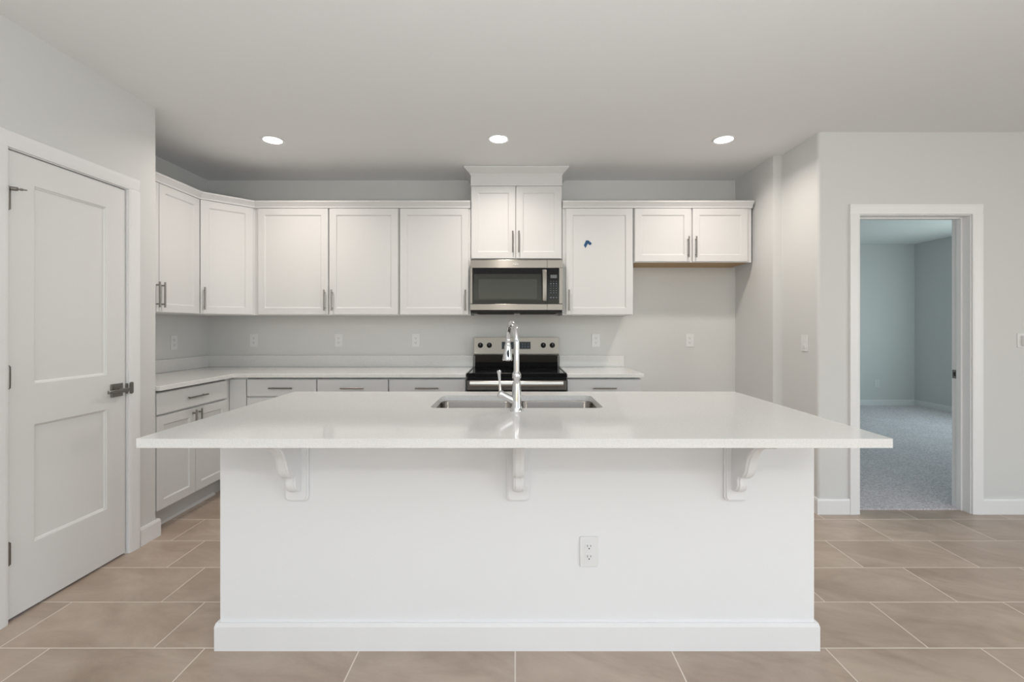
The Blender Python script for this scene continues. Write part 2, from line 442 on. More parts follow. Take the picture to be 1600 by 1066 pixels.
# pantry door casing: profile swept as boxes with mitred look
def casing_x(xf, y0, y1, z1, w, name, label, sgn=1):
    """casing on a wall facing +X at xf, opening y0..y1, top z1"""
    mb = MB(); t1, t2 = .012, .018
    def leg(ya, yb):  # ya inner edge, yb outer edge
        s = 1 if yb > ya else -1
        mb.prism([(xf, ya), (xf+t1, ya), (xf+t1+.003, ya+s*.012), (xf+t2, ya+s*w*.75), (xf+t2, yb), (xf, yb)], 0, z1+w*.0)
    leg(y0, y0-w); leg(y1, y1+w)
    z = z1
    mb.prism([(xf, z), (xf+t1, z), (xf+t1+.003, z+.012), (xf+t2, z+w*.75), (xf+t2, z+w), (xf, z+w)], y0-w, y1+w, axis='y')
    # jamb lining and stop
    d = .10
    mb.box((xf-d, y0-.010, 0), (xf, y0+.004, z1+.0)); mb.box((xf-d, y1-.004, 0), (xf, y1+.010, z1))
    mb.box((xf-d, y0, z1-.004), (xf, y1, z1+.010))
    return struct(mb.build(name, trim_m, bevel=.0012), label, 'door casing')
casing_x(XP, DY0+.004, DY1-.004, DZ-.004, .068, 'trim_1', 'white casing around the two-panel pantry door')

# pantry door (structure) : local frame, front toward -Y, rotated so it faces +X
pd = thing('door_1', 'white two-panel pantry door with nickel lever and hinges', 'door', (XP-.002, 2.3005, 0), PI/2)
pd['kind'] = 'structure'
hw = .3025
mb = MB()
shaker(mb, -hw, hw, .012, 2.043, .035, .035, [(-hw+.113, hw-.118, .302, .833), (-hw+.113, hw-.118, 1.0205, 1.916)], rec=.011, slope=.010)
mb.build('door_panel', door_m, pd, bevel=.0015)
# hinges at local x=-hw
for k, (zb, zt) in enumerate(((.253, .346), (1.013, 1.107), (1.785, 1.881))):
    mb = MB()
    mb.cyl((-hw-.003, -.0075, zb), (-hw-.003, -.0075, zt), .0082, 14)
    for q in range(1, 5): mb.lathe([(.0086, 0), (.0086, .001)], (-hw-.003, -.0075, zb+(zt-zb)*q/5), n=14)
    mb.cyl((-hw-.003, -.0075, zt), (-hw-.003, -.0075, zt+.005), .0045, 12)
    mb.cyl((-hw-.003, -.0075, zb-.004), (-hw-.003, -.0075, zb), .0045, 12)
    h = mb.build('hinge', nickel_m, pd, smooth=True)
    if k == 2:
        mb = MB(); z = zt-.006; a = Vector((-hw-.003, -.0075, z)); d = Vector((.42, -.9, -.05)).normalized()
        mb.lathe([(.009, -.003), (.009, .004)], a, (0, 0, 1), 14)
        mb.cyl(a, a+d*.012, .005, 10); mb.cyl(a+d*.010, a+d*.030, .0085, 14); mb.cyl(a+d*.030, a+d*.060, .003, 10)
        mb.cyl(a+d*.038, a+d*.046, .0052, 10)
        mb.build('door_stop', nickel_m, h, smooth=True)
# lever set: local x = world y - 2.3005
lx, lz = 2.541-2.3005, .93
mb = MB(); mb.box((lx-.036, -.010, lz-.036), (lx+.036, 0, lz+.036))
rs = mb.build('door_handle', nickel_m, pd, bevel=.002)
mb = MB(); mb.cyl((lx+.008, -.010, lz), (lx+.008, -.052, lz), .011, 16)
mb.prism([(lx-.105, lz-.0085), (lx+.02, lz-.011), (lx+.02, lz+.011), (lx-.105, lz+.0085)], -.060, -.046, axis='y')
mb.build('lever', nickel_m, rs, bevel=.002, smooth=True)
mb = MB(); mb.prism(rrect(hw+.005, hw+.031, lz-.030, lz+.036, .010), -.0215, -.0195, axis='y')
mb.box((hw-.001, -.014, lz-.028), (hw+.0015, .0, lz+.030))
mb.build('strike_plate', nickel_m, pd)

# doorway casing to the carpeted room (wall facing -Y)
mb = MB(); w = .068
def prof_leg(xa, s, z1):
    mb.prism([(xa, YD), (xa, YD-.012), (xa+s*.012, YD-.015), (xa+s*w*.75, YD-.018), (xa+s*w, YD-.018), (xa+s*w, YD)], 0, z1)
prof_leg(OX0-.006, -1, OZ+.006); prof_leg(OX1+.006, 1, OZ+.006)
z = OZ+.006
mb.prism([(YD, z), (YD-.012, z), (YD-.015, z+.012), (YD-.018, z+w*.75), (YD-.018, z+w), (YD, z+w)], OX0-.006-w, OX1+.006+w, axis='x')
struct(mb.build('trim_2', trim_m, bevel=.0012), 'white casing around the bedroom doorway', 'door casing')
mb = MB()
mb.box((OX0-JT, YD, 0), (OX0, YD2, OZ)); mb.box((OX1, YD, 0), (OX1+JT, YD2, OZ)); mb.box((OX0-JT, YD, OZ), (OX1+JT, YD2, OZ+JT))
st0, st1 = YD+.055, YD+.09
mb.box((OX0, st0, 0), (OX0+.011, st1, OZ)); mb.box((OX1-.011, st0, 0), (OX1, st1, OZ)); mb.box((OX0+.011, st0, OZ-.011), (OX1-.011, st1, OZ))
jb = struct(mb.build('trim_3', trim_m, bevel=.001), 'white door jamb with stop inside the bedroom doorway', 'door jamb')
mb = MB(); mb.prism(rrect(YD2-.040, YD2-.006, .912, .972, .004), OX1-.0025, OX1-.0005, axis='x')
sp = mb.build('strike_plate', nickel_m, jb)
MB().box((OX1-.0045, YD2-.030, .928), (OX1-.0030, YD2-.016, .956)).build('latch_hole', dark_m, sp)

# ------------------------------------------------------------------ outlets and switches
def outlet(loc, rz, label, group=None, cat='outlet'):
    """plate facing local -Y, origin on the wall at its centre"""
    t = thing('wall_outlet', label, cat, loc, rz, group)
    MB().prism(rrect(-.036, .036, -.059, .059, .005), -.0055, -.0003, axis='y').build('cover_plate', plate_m, t, bevel=.0015)
    for s in (1, -1):
        c = s*.0205; mb = MB()
        pts = [(x, max(-.0125, min(.0125, z))+c) for x, z in [(.0168*math.cos(2*PI*k/28), .0168*math.sin(2*PI*k/28)) for k in range(28)]]
        mb.prism(pts, -.0075, -.0052, axis='y')
        sk = mb.build('socket', plate_m, t)
        mb = MB()
        mb.box((-.0075, -.0079, c-.0005), (-.0053, -.0075, c+.0075)); mb.box((.0053, -.0079, c+.0005), (.0075, -.0075, c+.0068))
        mb.cyl((0, -.0079, c-.0068), (0, -.0075, c-.0068), .0026, 12)
        mb.build('slots', dark_m, sk)
    MB().cyl((0, -.0068, 0), (0, -.0052, 0), .003, 12).build('screw', plate_m, t)
    return t
zo = 1.152
o1 = outlet(((397-805)/172, YB, zo), 0, 'white duplex outlet on the back wall nearest the left corner', 'backsplash outlets')
for px, lb in ((529.5, 'white duplex outlet on back wall under the left pair of wall cabinet doors'),
               (650, 'white duplex outlet on back wall just left of the range'),
               (931, 'white duplex outlet on back wall just right of the range'),
               (1077.5, 'white duplex outlet on the empty fridge alcove wall')):
    dup(o1, ((px-805)/172, YB, zo), 0, lb)
dup(o1, (XL, 3.79, zo-.005), PI/2, 'white duplex outlet on the short left wall above the counter')
o2 = outlet((.292, 1.84, .388), 0, 'white duplex outlet low on the front of the island')
dup(o2, ((1370-805)*7.48/725, BY1, 1.28-89*7.48/725), 0, 'white outlet low on the far wall of the carpeted room')
# rocker switch on the alcove side wall, facing -X
sw = thing('light_switch', 'white rocker light switch on the wall beside the fridge alcove', 'switch', (XR2, 3.313, 1.16), -PI/2)
MB().prism(rrect(-.036, .036, -.059, .059, .005), -.0055, -.0003, axis='y').build('cover_plate', plate_m, sw, bevel=.0015)
rk = MB().prism([(-.0052, -.033), (-.0095, -.033), (-.0065, 0), (-.0075, .033), (-.0052, .033)], -.0165, .0165, axis='x').build('rocker', plate_m, sw)
MB().box((-.006, -.0096, -.026), (.006, -.0070, -.022)).build('slider', rubber_m, sw)
# small wall controller at the right edge of view
tx = (1594-805)/229+.045
th = thing('thermostat', 'small pale wall thermostat at the right edge beyond the doorway', 'thermostat', (tx, YD, 1.18), 0)
MB().prism(rrect(-.068, .045, -.045, .052, .006), -.006, -.0003, axis='y').build('back_plate', plate_m, th, bevel=.001)
hb = MB().box((-.045, -.026, -.034), (.045, -.006, .036)).build('housing', plate_m, th, bevel=.004)
MB().box((-.040, -.0275, -.010), (.040, -.0262, .031)).build('screen', sensor_m, hb)

# ------------------------------------------------------------------ recessed lights
def downlight(loc, label):
    t = thing('recessed_light', label, 'ceiling light', loc, 0, 'recessed kitchen ceiling lights')
    MB().lathe([(.060, -.001), (.078, -.001), (.080, -.003), (.076, -.007), (.062, -.004)], n=40, cap=False).build('trim_ring', plate_m, t, smooth=True)
    MB().lathe([(.0615, -.0025), (.055, -.0045), (.03, -.006), (.002, -.0065)], n=40).build('lens', lamp_m, t, smooth=True)
    return t
rl = downlight((-1.724, 3.30, ZC), 'lit round recessed ceiling light above the left counter, leftmost of three')
dup(rl, (-.117, 3.28, ZC), 0, 'lit round recessed ceiling light in front of the range hood cabinet')
dup(rl, (1.479, 3.29, ZC), 0, 'lit round recessed ceiling light near the fridge alcove, rightmost of three')
for i, x in enumerate((-1.724, -.117, 1.479)):
    area('recessed_lamp', (x, 3.29, ZC-.012), (x, 3.29, 0), .11, .11, K_REC, C_REC, 150, 'DISK')

# ------------------------------------------------------------------ wall cabinets
ZU0, ZU1, DU = 1.372, 2.29, .322
YF = YB-.003-DU     # carcass front plane of the back run
def wall_cab(x0, x1, z0, z1, doors, label, rz=0, loc=None, y=None, wood=False, depth=DU, dz1=2.264, group=None, dz0=None):
    t = thing('wall_cabinet', label, 'cabinet', loc or ((x0+x1)/2, YF if y is None else y, z0), rz, group)
    c = (x0+x1)/2; hwid = (x1-x0)/2-.0008
    carcass(t, -hwid, hwid, 0, z1-z0, depth, wood)
    for a, b, hs in doors:
        A, B = a-c, b-c
        hz = .125 if hs else None
        hx = None if not hs else (A+.024 if hs == 'l' else B-.024)
        cab_door(t, A, B, (dz0 or .006), dz1-z0, hx, hz)
    return t
X = lambda px: (px-805)/187.3
G = 'white shaker wall cabinets'
wall_cab(-2.186, X(623.3), ZU0, ZU1, [(X(403), X(512.3), 'r'), (X(515), X(621.8), 'l')], 'white two-door wall cabinet on the back wall, left of centre', group=G)
wall_cab(X(623.5), -.3725, ZU0, ZU1, [(X(625), X(732), 'r')], 'white single-door wall cabinet just left of the microwave', group=G)
wall_cab(.3935, .989, ZU0, ZU1, [(X(884.5), X(988.3), 'l')], 'white single-door wall cabinet with blue tape, right of the microwave', group=G)
wall_cab(.991, 1.98, 1.815, ZU1, [(X(992), X(1079.5), 'r'), (X(1082.3), X(1168.5), 'l')], 'short white two-door wall cabinet above the empty fridge alcove', wood=True, group=G)
# centre cabinet over the microwave: frieze and crown belong to it
cc = thing('wall_cabinet', 'tall white two-door cabinet with crown above the microwave', 'cabinet', (.0105, YF, 1.838), 0, G)
carcass(cc, -.3815, .3815, 0, ZC-.012-1.838, DU)
mid = X(806)-.0105
for a, b, s in ((X(736.5)-.0105, mid-.0035, 'r'), (mid+.0035, X(877)-.0105, 'l')):
    cab_door(cc, a, b, .008, 2.449-1.838, b-.022 if s == 'r' else a+.022, .145, .18)
MB().box((-.3815, -.019, 2.452-1.838), (.3815, -.0005, ZC-.06-1.838)).build('frieze_board', cab_m, cc, bevel=.0015)
cprof = [(0, 2.540), (.004, 2.540), (.006, 2.552), (.018, 2.562), (.038, 2.580), (.050, 2.590), (.052, ZC-.002), (0, ZC-.002)]
cprof = [(o, z_-1.838) for o, z_ in cprof]
MB().sweep([(-.382, DU-.001), (-.382, -.0195), (.382, -.0195), (.382, DU-.001)][::-1][::-1], cprof).build('crown_molding', cab_m, cc, smooth=True, angle=25)

# left run wall cabinet (faces +X) and the diagonal corner cabinet
XF = XL+.003+DU     # carcass front on left run
cy0, cy1 = 2.833, 3.603
t = thing('wall_cabinet', 'white two-door wall cabinet on the left wall beside the pantry', 'cabinet', (XF, (cy0+cy1)/2, ZU0), PI/2, G)
hh = (cy1-cy0)/2-.001
carcass(t, -hh, hh, 0, ZU1-ZU0, DU)
cab_door(t, -hh+.006, -.034, .006, 2.264-ZU0, -.056, .125)
cab_door(t, -.030, hh-.006, .006, 2.264-ZU0, -.008, .125)
# diagonal
ax, ay = XF, 3.605; bx_, by_ = XF+(YF-3.605), YF
ang = math.atan2(by_-ay, bx_-ax)
t = thing('corner_wall_cabinet', 'white diagonal corner wall cabinet with a single door', 'cabinet', ((ax+bx_)/2, (ay+by_)/2, ZU0), ang)
Minv = Matrix.Rotation(-ang, 4, 'Z') @ Matrix.Translation((-(ax+bx_)/2, -(ay+by_)/2, 0))
pts = [(ax, ay), (bx_, by_), (bx_, YB-.003), (XL+.003, YB-.003), (XL+.003, ay)]
pl = [(Minv @ Vector((p[0], p[1], 0))).to_2d() for p in pts]
MB().prism([(p.x, p.y) for p in pl], 0, ZU1-ZU0).build('cabinet_box', cab_m, t, bevel=.001)
hl = math.hypot(bx_-ax, by_-ay)/2
cab_door(t, -hl+.012, hl-.022, .006, 2.264-ZU0, -hl+.038, .125)
# light crown along the tops of the regular wall cabinets
uprof = [(.0, 2.267), (.0215, 2.267), (.0225, 2.280), (.030, 2.290), (.043, 2.305), (.048, 2.310), (.048, 2.322), (.0, 2.322), (-.03, 2.322), (-.03, 2.2905), (0, 2.2905)]
def run(path, label):
    tag(MB().sweep(path, uprof).build('crown_molding', cab_m, smooth=True, angle=25), label, 'crown molding')
run([(XF, 2.835), (XF, ay), (bx_, by_), (-.374, YF)], 'white crown strip along cabinets from pantry to range cabinet')
run([(.395, YF), (1.980, YF)], 'white crown strip on cabinets right of the range cabinet')

# blue painter's tape on the cabinet right of the microwave
def TP(zx, zy):   # zoom coordinates of the tape -> world
    px = 900+zx/35.5; py = 365+zy/35.5; Y = YF-DT+.008
    return ((px-805)*Y/725, 1.28-(py-510)*Y/725)
mb = MB(); yt = YF-DT+.008-.0012
pts = [TP(*p) for p in ((560, 380), (690, 385), (880, 545), (800, 645), (740, 635), (660, 560), (610, 640), (520, 820), (490, 740), (430, 660))]
mb.prism(pts, yt-.0006, yt, axis='y')
tag(mb.build('painters_tape', tape_m), 'small bent piece of blue painters tape stuck on a cabinet door', 'tape')

# ------------------------------------------------------------------ base cabinets
ZT = .914; ZK = .883
YBF = YB-.003-.61+.0     # 3.602 carcass front
YBF = 3.605; DB = YB-.003-YBF
XB = lambda px: (px-805)/202.2
def base_cab(x0, x1, label, dz0=.74, dtop=.868, doors=1, hs='r', group='white shaker base cabinets'):
    t = thing('base_cabinet', label, 'cabinet', ((x0+x1)/2, YBF, 0), 0, group)
    h = (x1-x0)/2-.001
    mb = MB().box((-h, 0, .11), (h, DB, .871)).box((-h, .035, .871), (h, DB, ZK)).build('cabinet_box', cab_m, t, bevel=.001)
    MB().box((-h, .07, 0), (h, DB, .1095)).build('toe_kick', cab_m, t)
    drawer(t, -h+.004, h-.004, .739, .868)
    if doors == 2:
        cab_door(t, -h+.004, -.002, .12, .727, -.028, .62)
        cab_door(t, .002, h-.004, .12, .727, .028, .62)
    else:
        cab_door(t, -h+.004, h-.004, .12, .727, (h-.03 if hs == 'r' else -h+.03), .62)
    return t
base_cab(XB(385), XB(495), 'white base cabinet at the left end of the back run by the corner')
base_cab(XB(495), XB(607), 'white base cabinet in the middle of the back run left of the range', hs='l')
base_cab(XB(607), -.379, 'white base cabinet immediately left of the range')
base_cab(.399, .978, 'white base cabinet immediately right of the range', hs='l')
# left run base cabinet
XBF = -2.212
by0, by1 = 2.833, 3.535
t = thing('base_cabinet', 'white base cabinet with drawer and two doors beside the pantry', 'cabinet', (XBF, (by0+by1)/2, 0), PI/2, 'white shaker base cabinets')
h = (by1-by0)/2-.001; dl = XBF-(XL+.003)
MB().box((-h, 0, .135), (h, dl, .871)).box((-h, .035, .871), (h, dl, ZK)).build('cabinet_box', cab_m, t, bevel=.001)
MB().box((-h, .085, 0), (h, dl, .1345)).build('toe_kick', cab_m, t)
MB().prism([(.070, 0), (.084, 0), (.084, .018), (.078, .016), (.072, .008)], -h, h, axis='x').build('shoe_molding', cab_m, t)
drawer(t, -h+.004, h-.004, .735, .868, ln=.19)
cab_door(t, -h+.004, -.002, .145, .722, -.028, .625)
cab_door(t, .002, h-.004, .145, .722, .028, .625)
# blind corner
t = thing('corner_base_cabinet', 'white blind corner base unit with plain filler panels', 'cabinet', (XBF, YBF, 0), 0)
ex = XB(385)-.001-XBF
mb = MB().prism([(0, 0), (ex, 0), (ex, DB), (-dl, DB), (-dl, by1+.001-YBF), (0, by1+.001-YBF)], .11, ZK)
mb.build('cabinet_box', cab_m, t, bevel=.001)
MB().prism([(-.09, .07), (ex, .07), (ex, DB), (-dl, DB), (-dl, by1+.001-YBF), (-.09, by1+.001-YBF)], 0, .1095).build('toe_kick', cab_m, t)
MB().box((.004, -.019, .112), (ex-.002, -.0005, .868)).build('filler_panel', cab_m, t, bevel=.001)

# countertops with backsplash
CE = -2.165; YCF = 3.567
def counter(pts, name, label, splash):
    o = MB().prism(pts, ZK+.001, ZT).build(name, quartz_m, bevel=.003, seg=3)
    tag(o, label, 'countertop')
    for a, b in splash:
        MB().box((a[0], a[1], ZT+.0005), (b[0], b[1], 1.016)).build('backsplash', quartz_m, o, bevel=.002)
counter([(XL+.002, YP+.002), (CE, YP+.002), (CE, YCF), (-.3795, YCF), (-.3795, YB-.002), (XL+.002, YB-.002)], 'countertop',
        'white speckled quartz L-shaped countertop left of the range',
        [((XL+.002, YP+.003), (XL+.022, YB-.023)), ((XL+.002, YB-.022), (-.3800, YB-.002))])
counter([(.400, YCF), (.994, YCF), (.994, YB-.002), (.400, YB-.002)], 'countertop', 'short white speckled quartz countertop right of the range',
        [((.4005, YB-.022), (.986, YB-.002))])

# ------------------------------------------------------------------ microwave
YM = 3.812
mw = thing('microwave', 'stainless over-the-range microwave with black glass door', 'microwave', (.0105, YM, 1.396), 0)
XM = lambda px: (px-805)*YM/725-.0105
ZM = lambda py: 1.28-(py-510)*YM/725-1.396
W2 = .378
MB().box((-W2+.002, .022, 0), (W2-.002, YB-.004-YM, 1.834-1.396)).build('body', blackp_m, mw, bevel=.003)
MB().box((-W2+.010, .006, -.006), (W2-.010, .30, .012)).box((-W2+.05, .03, -.014), (-.02, .28, -.005)).box((.03, .03, -.014), (W2-.05, .28, -.005)).build('vent_grille', blackp_m, mw, bevel=.001)
xs_ = XM(855)
zt_, zb_ = ZM(405.6), ZM(485)
gz0, gz1 = ZM(474.4), ZM(419)
def curved_strip(mb, x0, x1, z0, z1, y0=0, y1=.021):
    # a steel fascia, slightly rounded on its top edge
    mb.prism([(y1, z0), (y0+.002, z0), (y0, z0+.003), (y0, z1-.006), (y0+.004, z1), (y1, z1)], x0, x1, axis='x')
mb = MB()
curved_strip(mb, -W2, xs_-.0012, gz1, zt_); curved_strip(mb, -W2, xs_-.0012, zb_, gz0)
mb.box((-W2, 0, gz0), (XM(738.2), .021, gz1))
df = mb.build('door', steel_m, mw)
MB().prism(rrect(XM(738), xs_-.0012, gz0-.0005, gz1+.0005, .004), -.001, .020, axis='y').build('glass', black_m, df)
MB().prism(rrect(XM(740.5), XM(845.5), ZM(469), ZM(428.5), .004), -.0016, -.0008, axis='y').build('window_border', wind2_m, df)
MB().prism(rrect(XM(748), XM(839), ZM(467), ZM(436.5), .004), -.0022, -.0014, axis='y').build('window', window_m, df)
mb = MB()
hx0, hx1 = XM(847.3), XM(854)
hz0, hz1 = ZM(471), ZM(421.5)
nseg = 12; pf = []
for k in range(nseg+1):
    u = k/nseg; pf.append((-.018-.018*math.sin(PI*u), hz0+(hz1-hz0)*u))
back = [(y+.010, z) for y, z in pf][::-1]
mb.prism(pf+back, hx0, hx1, axis='x')
for u in (.06, .94):
    zz = hz0+(hz1-hz0)*u; mb.box((hx0+.006, -.016, zz-.01), (hx1-.006, 0, zz+.01))
mb.build('handle', steel_m, df, bevel=.003, smooth=True)
# emblem at the top centre of the door
mb = MB()
lx0 = XM(806)
for k in range(16):
    a0, a1 = PI*(.12+1.76*k/16), PI*(.12+1.76*(k+1)/16)
    q = [(lx0-.006+r_*math.cos(a), ZM(412.2)+.5*r_*math.sin(a)) for r_, a in ((.016, a0), (.016, a1), (.0135, a1), (.0135, a0))]
    mb.prism(q, -.0016, -.0001, axis='y')
for k, (dx, hgt) in enumerate(((-.012, .006), (-.006, .004), (0, .0055), (.006, .004), (.012, .0045), (.018, .006))):
    mb.box((lx0+dx-.0018, -.0016, ZM(412.8)-hgt/2), (lx0+dx+.0018, -.0001, ZM(412.8)+hgt/2))
mb.build('emblem', logo_m, df)
mb = MB()
curved_strip(mb, xs_+.0012, W2, gz1, zt_); curved_strip(mb, xs_+.0012, W2, zb_, gz0); mb.box((XM(873.6), 0, gz0), (W2, .021, gz1))
cp = mb.build('control_panel', steel_m, mw)
MB().prism(rrect(xs_+.0012, XM(873.8), gz0-.0005, gz1+.0005, .004), -.001, .020, axis='y').build('panel_glass', black_m, cp)
MB().box((XM(860), -.0016, ZM(434.8)), (XM(870.3), -.0008, ZM(429.6))).build('display', display_m, cp)
mb = MB()
for r_ in range(8):
    for c_ in range(3):
        px, py = 860.6+c_*4.4, 439.8+r_*3.6
        if r_ == 6: continue
        s_ = .0030 if r_ in (1, 7) else .0018
        x, z = XM(px), ZM(py); mb.box((x-s_*1.5, -.0015, z-s_), (x+s_*1.5, -.0009, z+s_))
mb.build('keypad', key_m, cp)['kind'] = 'stuff'

# ------------------------------------------------------------------ range
YRF = 3.565
rg = thing('range', 'freestanding electric range with stainless backguard and black glass cooktop', 'range', (.0105, YRF, 0), 0)
RW = .3815
x_ = lambda px, Y: (px-805)*Y/725-.0105
z_ = lambda py, Y: 1.28-(py-510)*Y/725
DR = YB-.012-YRF
MB().box((-RW+.004, .03, .03), (RW-.004, DR, .893)).build('body', blackp_m, rg, bevel=.003)
for sx in (-1, 1):
    for yy in (.08, DR-.08): MB().cyl((sx*(RW-.06), yy, 0), (sx*(RW-.06), yy, .03), .018).build('foot', blackp_m, rg)
ct = MB().box((-RW, -.004, .893), (RW, DR-.075, .921)).build('cooktop', black_m, rg, bevel=.004, seg=3)
for cx, cy, r_ in ((-.19, .15, .10), (.19, .15, .115), (-.19, .42, .08), (.19, .42, .08)):
    MB().lathe([(r_-.0012, .9212), (r_+.0012, .9212), (r_+.0012, .9215), (r_-.0012, .9215)], (cx, cy, 0), n=48, cap=False).build('burner_ring', burner_m, ct)
for s_ in (-1, 1):
    MB().box((s_*RW, 0, .9215), (s_*(RW-.012), DR-.08, .9245)).build('side_trim', steel_m, ct, bevel=.001)
# backguard : black riser below, stainless panel above, leaning a little back
YG = 4.135-YRF
mb = MB(); mb.prism([(YG-.012, .921), (YG+.060, .921), (YG+.060, 1.02), (YG+.004, 1.02), (YG+.002, .96)], -.3675, .3675, axis='x')
mb.build('riser', riser_m, rg, bevel=.002)
gy0, gy1 = YG, YG+.012
mb = MB(); mb.prism([(gy0, 1.018), (gy0-.008, 1.026), (gy0, 1.034), (gy1, 1.182), (YG+.060, 1.182), (YG+.060, 1.018)], -.3785+.0, .3785-.0, axis='x')
bgp = mb.build('backguard', steel_m, rg, bevel=.002)
xg = lambda px: x_(px, 4.14); zg = lambda py: z_(py, 4.14)
def gyat(z): return gy0+(z-1.034)/(1.182-1.034)*.012
zz = zg(539.7)
for px in (750.6, 764.5, 849, 863):
    mb = MB(); y = gyat(zz); x = xg(px)
    mb.lathe([(.0235, 0), (.0235, .004), (.0205, .008), (.0195, .022), (.017, .024)], (x, y, zz), (0, -1, 0.08), 28)
    kb = mb.build('knob', blackp_m, bgp, smooth=True)
    MB().box((x-.003, y-.031, zz-.019), (x+.003, y-.022, zz+.019)).build('knob_grip', blackp_m, kb, bevel=.001)
    MB().box((x-.0012, y-.0318, zz+.003), (x+.0012, y-.0308, zz+.017)).build('knob_mark', rubber_m, kb)
mb = MB(); za, zb2 = zg(545.5), zg(534.3)
xa, xb = xg(784), xg(829)
V = [mb.v(p) for p in ((xa, gyat(za)-.002, za), (xb, gyat(za)-.002, za), (xb, gyat(zb2)-.002, zb2), (xa, gyat(zb2)-.002, zb2),
                       (xa, gyat(za)+.003, za), (xb, gyat(za)+.003, za), (xb, gyat(zb2)+.003, zb2), (xa, gyat(zb2)+.003, zb2))]
for q in ((0, 1, 2, 3), (7, 6, 5, 4), (0, 4, 5, 1), (1, 5, 6, 2), (2, 6, 7, 3), (3, 7, 4, 0)): mb.f([V[i] for i in q])
dsp = mb.build('display', black_m, bgp)
mb = MB()
for r_ in range(2):
    for px in (789, 793, 816.5, 820.5, 825):
        x, z = xg(px), zg(538+r_*4); y = gyat(z)-.0026
        mb.box((x-.004, y-.0004, z-.0018), (x+.004, y+.0008, z+.0018))
mb.build('display_keys', key_m, dsp)['kind'] = 'stuff'
# oven door
YO = -.048
zf = lambda py: z_(py, YRF+YO+.01)
mb = MB(); mb.box((-RW+.001, YO+.012, .185), (RW-.001, .028, .872))
od = mb.build('oven_door', blackp_m, rg, bevel=.003)
MB().box((-RW+.004, YO+.008, .795), (RW-.004, YO+.018, .866)).build('door_band', darksteel_m, od, bevel=.002)
MB().box((-RW+.004, YO+.008, .23), (RW-.004, YO+.016, .793)).build('door_glass', black_m, od, bevel=.002)
MB().prism(rrect(-.27, .27, .36, .70, .01), YO+.0068, YO+.0085, axis='y').build('window', window_m, od)
hz = .848
mb = MB()
pth = [(-.352+.704*k/16, YO-.024-.010*math.sin(PI*k/16)) for k in range(17)]
mb.sweep(pth, [(-.006, hz-.019), (.003, hz-.019), (.007, hz-.015), (.0085, hz-.006), (.006, hz+.010), (.002, hz+.019), (-.006, hz+.021)])
for s_ in (-1, 1): mb.box((s_*.340, YO-.022, hz-.012), (s_*.315, YO+.010, hz+.012))
mb.build('handle', bright_m, od, smooth=True, angle=60)
dw = MB().box((-RW+.002, YO+.010, .035), (RW-.002, .028, .18)).build('storage_drawer', steel_m, rg, bevel=.003)

# ------------------------------------------------------------------ island
IX0, IX1, IY0, IY1 = -1.172, 1.187, 1.841, 2.57
isl = thing('kitchen_island', 'white kitchen island with panelled front facing the viewer', 'island', (0, IY0, 0))
t_ = .10
mb = MB(); D = IY1-IY0
mb.prism([(IX0, 0), (IX1, 0), (IX1, D-.02), (IX1-.02, D-.02), (IX1-.02, t_), (IX0+.02, t_), (IX0+.02, D-.02), (IX0, D-.02)], 0, .883)
mb.build('front_wall', island_m, isl, bevel=.003)
ip = [(0, .0), (.014, .0), (.014, .094), (.010, .108), (0, .108)]
MB().sweep([(IX0, D-.02), (IX0, 0), (IX1, 0), (IX1, D-.02)], ip).build('baseboard', trim_m, isl)
mb = MB().box((IX0+.022, t_+.02, .10), (IX1-.022, t_+.035, .14))
mb.box((IX0+.022, D-.10, 0), (IX1-.022, D-.085, .10)); mb.box((IX0+.022, t_+.002, .10), (IX1-.022, D-.022, .115))
mb.box((IX0+.022, D-.04, .115), (IX1-.022, D-.022, .882))
mb.build('cabinet_box', cab_m, isl)
n = 4; xw = (IX1-IX0-.05)/n
for k in range(n):
    a = IX0+.025+k*xw+.002; b = a+xw-.004
    mb = MB(); mb.M = Matrix.Translation((0, D-.022, 0)) @ Matrix.Rotation(PI, 4, 'Z')
    shaker(mb, -b, -a, .115, .865, -.001, .019, [(-b+.056, -a-.056, .171, .809)])
    d_ = mb.build('door', cab_m, isl, bevel=.0015)
    hx = (b-.03) if k % 2 == 0 else (a+.03)
    mb = MB().cyl((hx, D-.022+.048, .66), (hx, D-.022+.048, .82), .0058)
    for zq in (.685, .795): mb.cyl((hx, D-.0025, zq), (hx, D-.022+.048, zq), .0045)
    mb.build('handle', nickel_m, d_, smooth=True)

# island countertop with the sink cut-out
TX0, TX1, TY0, TY1 = -1.236, 1.231, 1.508, 2.600
SX0, SX1, SY0, SY1 = -.384, .398, 2.078, 2.457
def slab_with_hole(outer, inner, z0, z1):
    bm = bmesh.new()
    loops = []
    for pts in (outer, inner):
        vs = [bm.verts.new((x, y, z1)) for x, y in pts]
        loops.append([bm.edges.new((vs[i], vs[(i+1) % len(vs)])) for i in range(len(vs))])
    bmesh.ops.triangle_fill(bm, edges=loops[0]+loops[1], use_beauty=True)
    top = list(bm.faces)
    r_ = bmesh.ops.extrude_face_region(bm, geom=top)
    for v in [g for g in r_['geom'] if isinstance(g, bmesh.types.BMVert)]: v.co.z = z0
    return bm
mb = MB(); mb.bm.free()
mb.bm = slab_with_hole(rrect(TX0, TX1, TY0, TY1, .006, 3), rrect(SX0, SX1, SY0, SY1, .035, 6), ZK+.001, ZT)
top = mb.build('island_countertop', quartz_m, bevel=.002, seg=2)
tag(top, 'large white speckled quartz worktop of the island with sink cut-out', 'countertop')

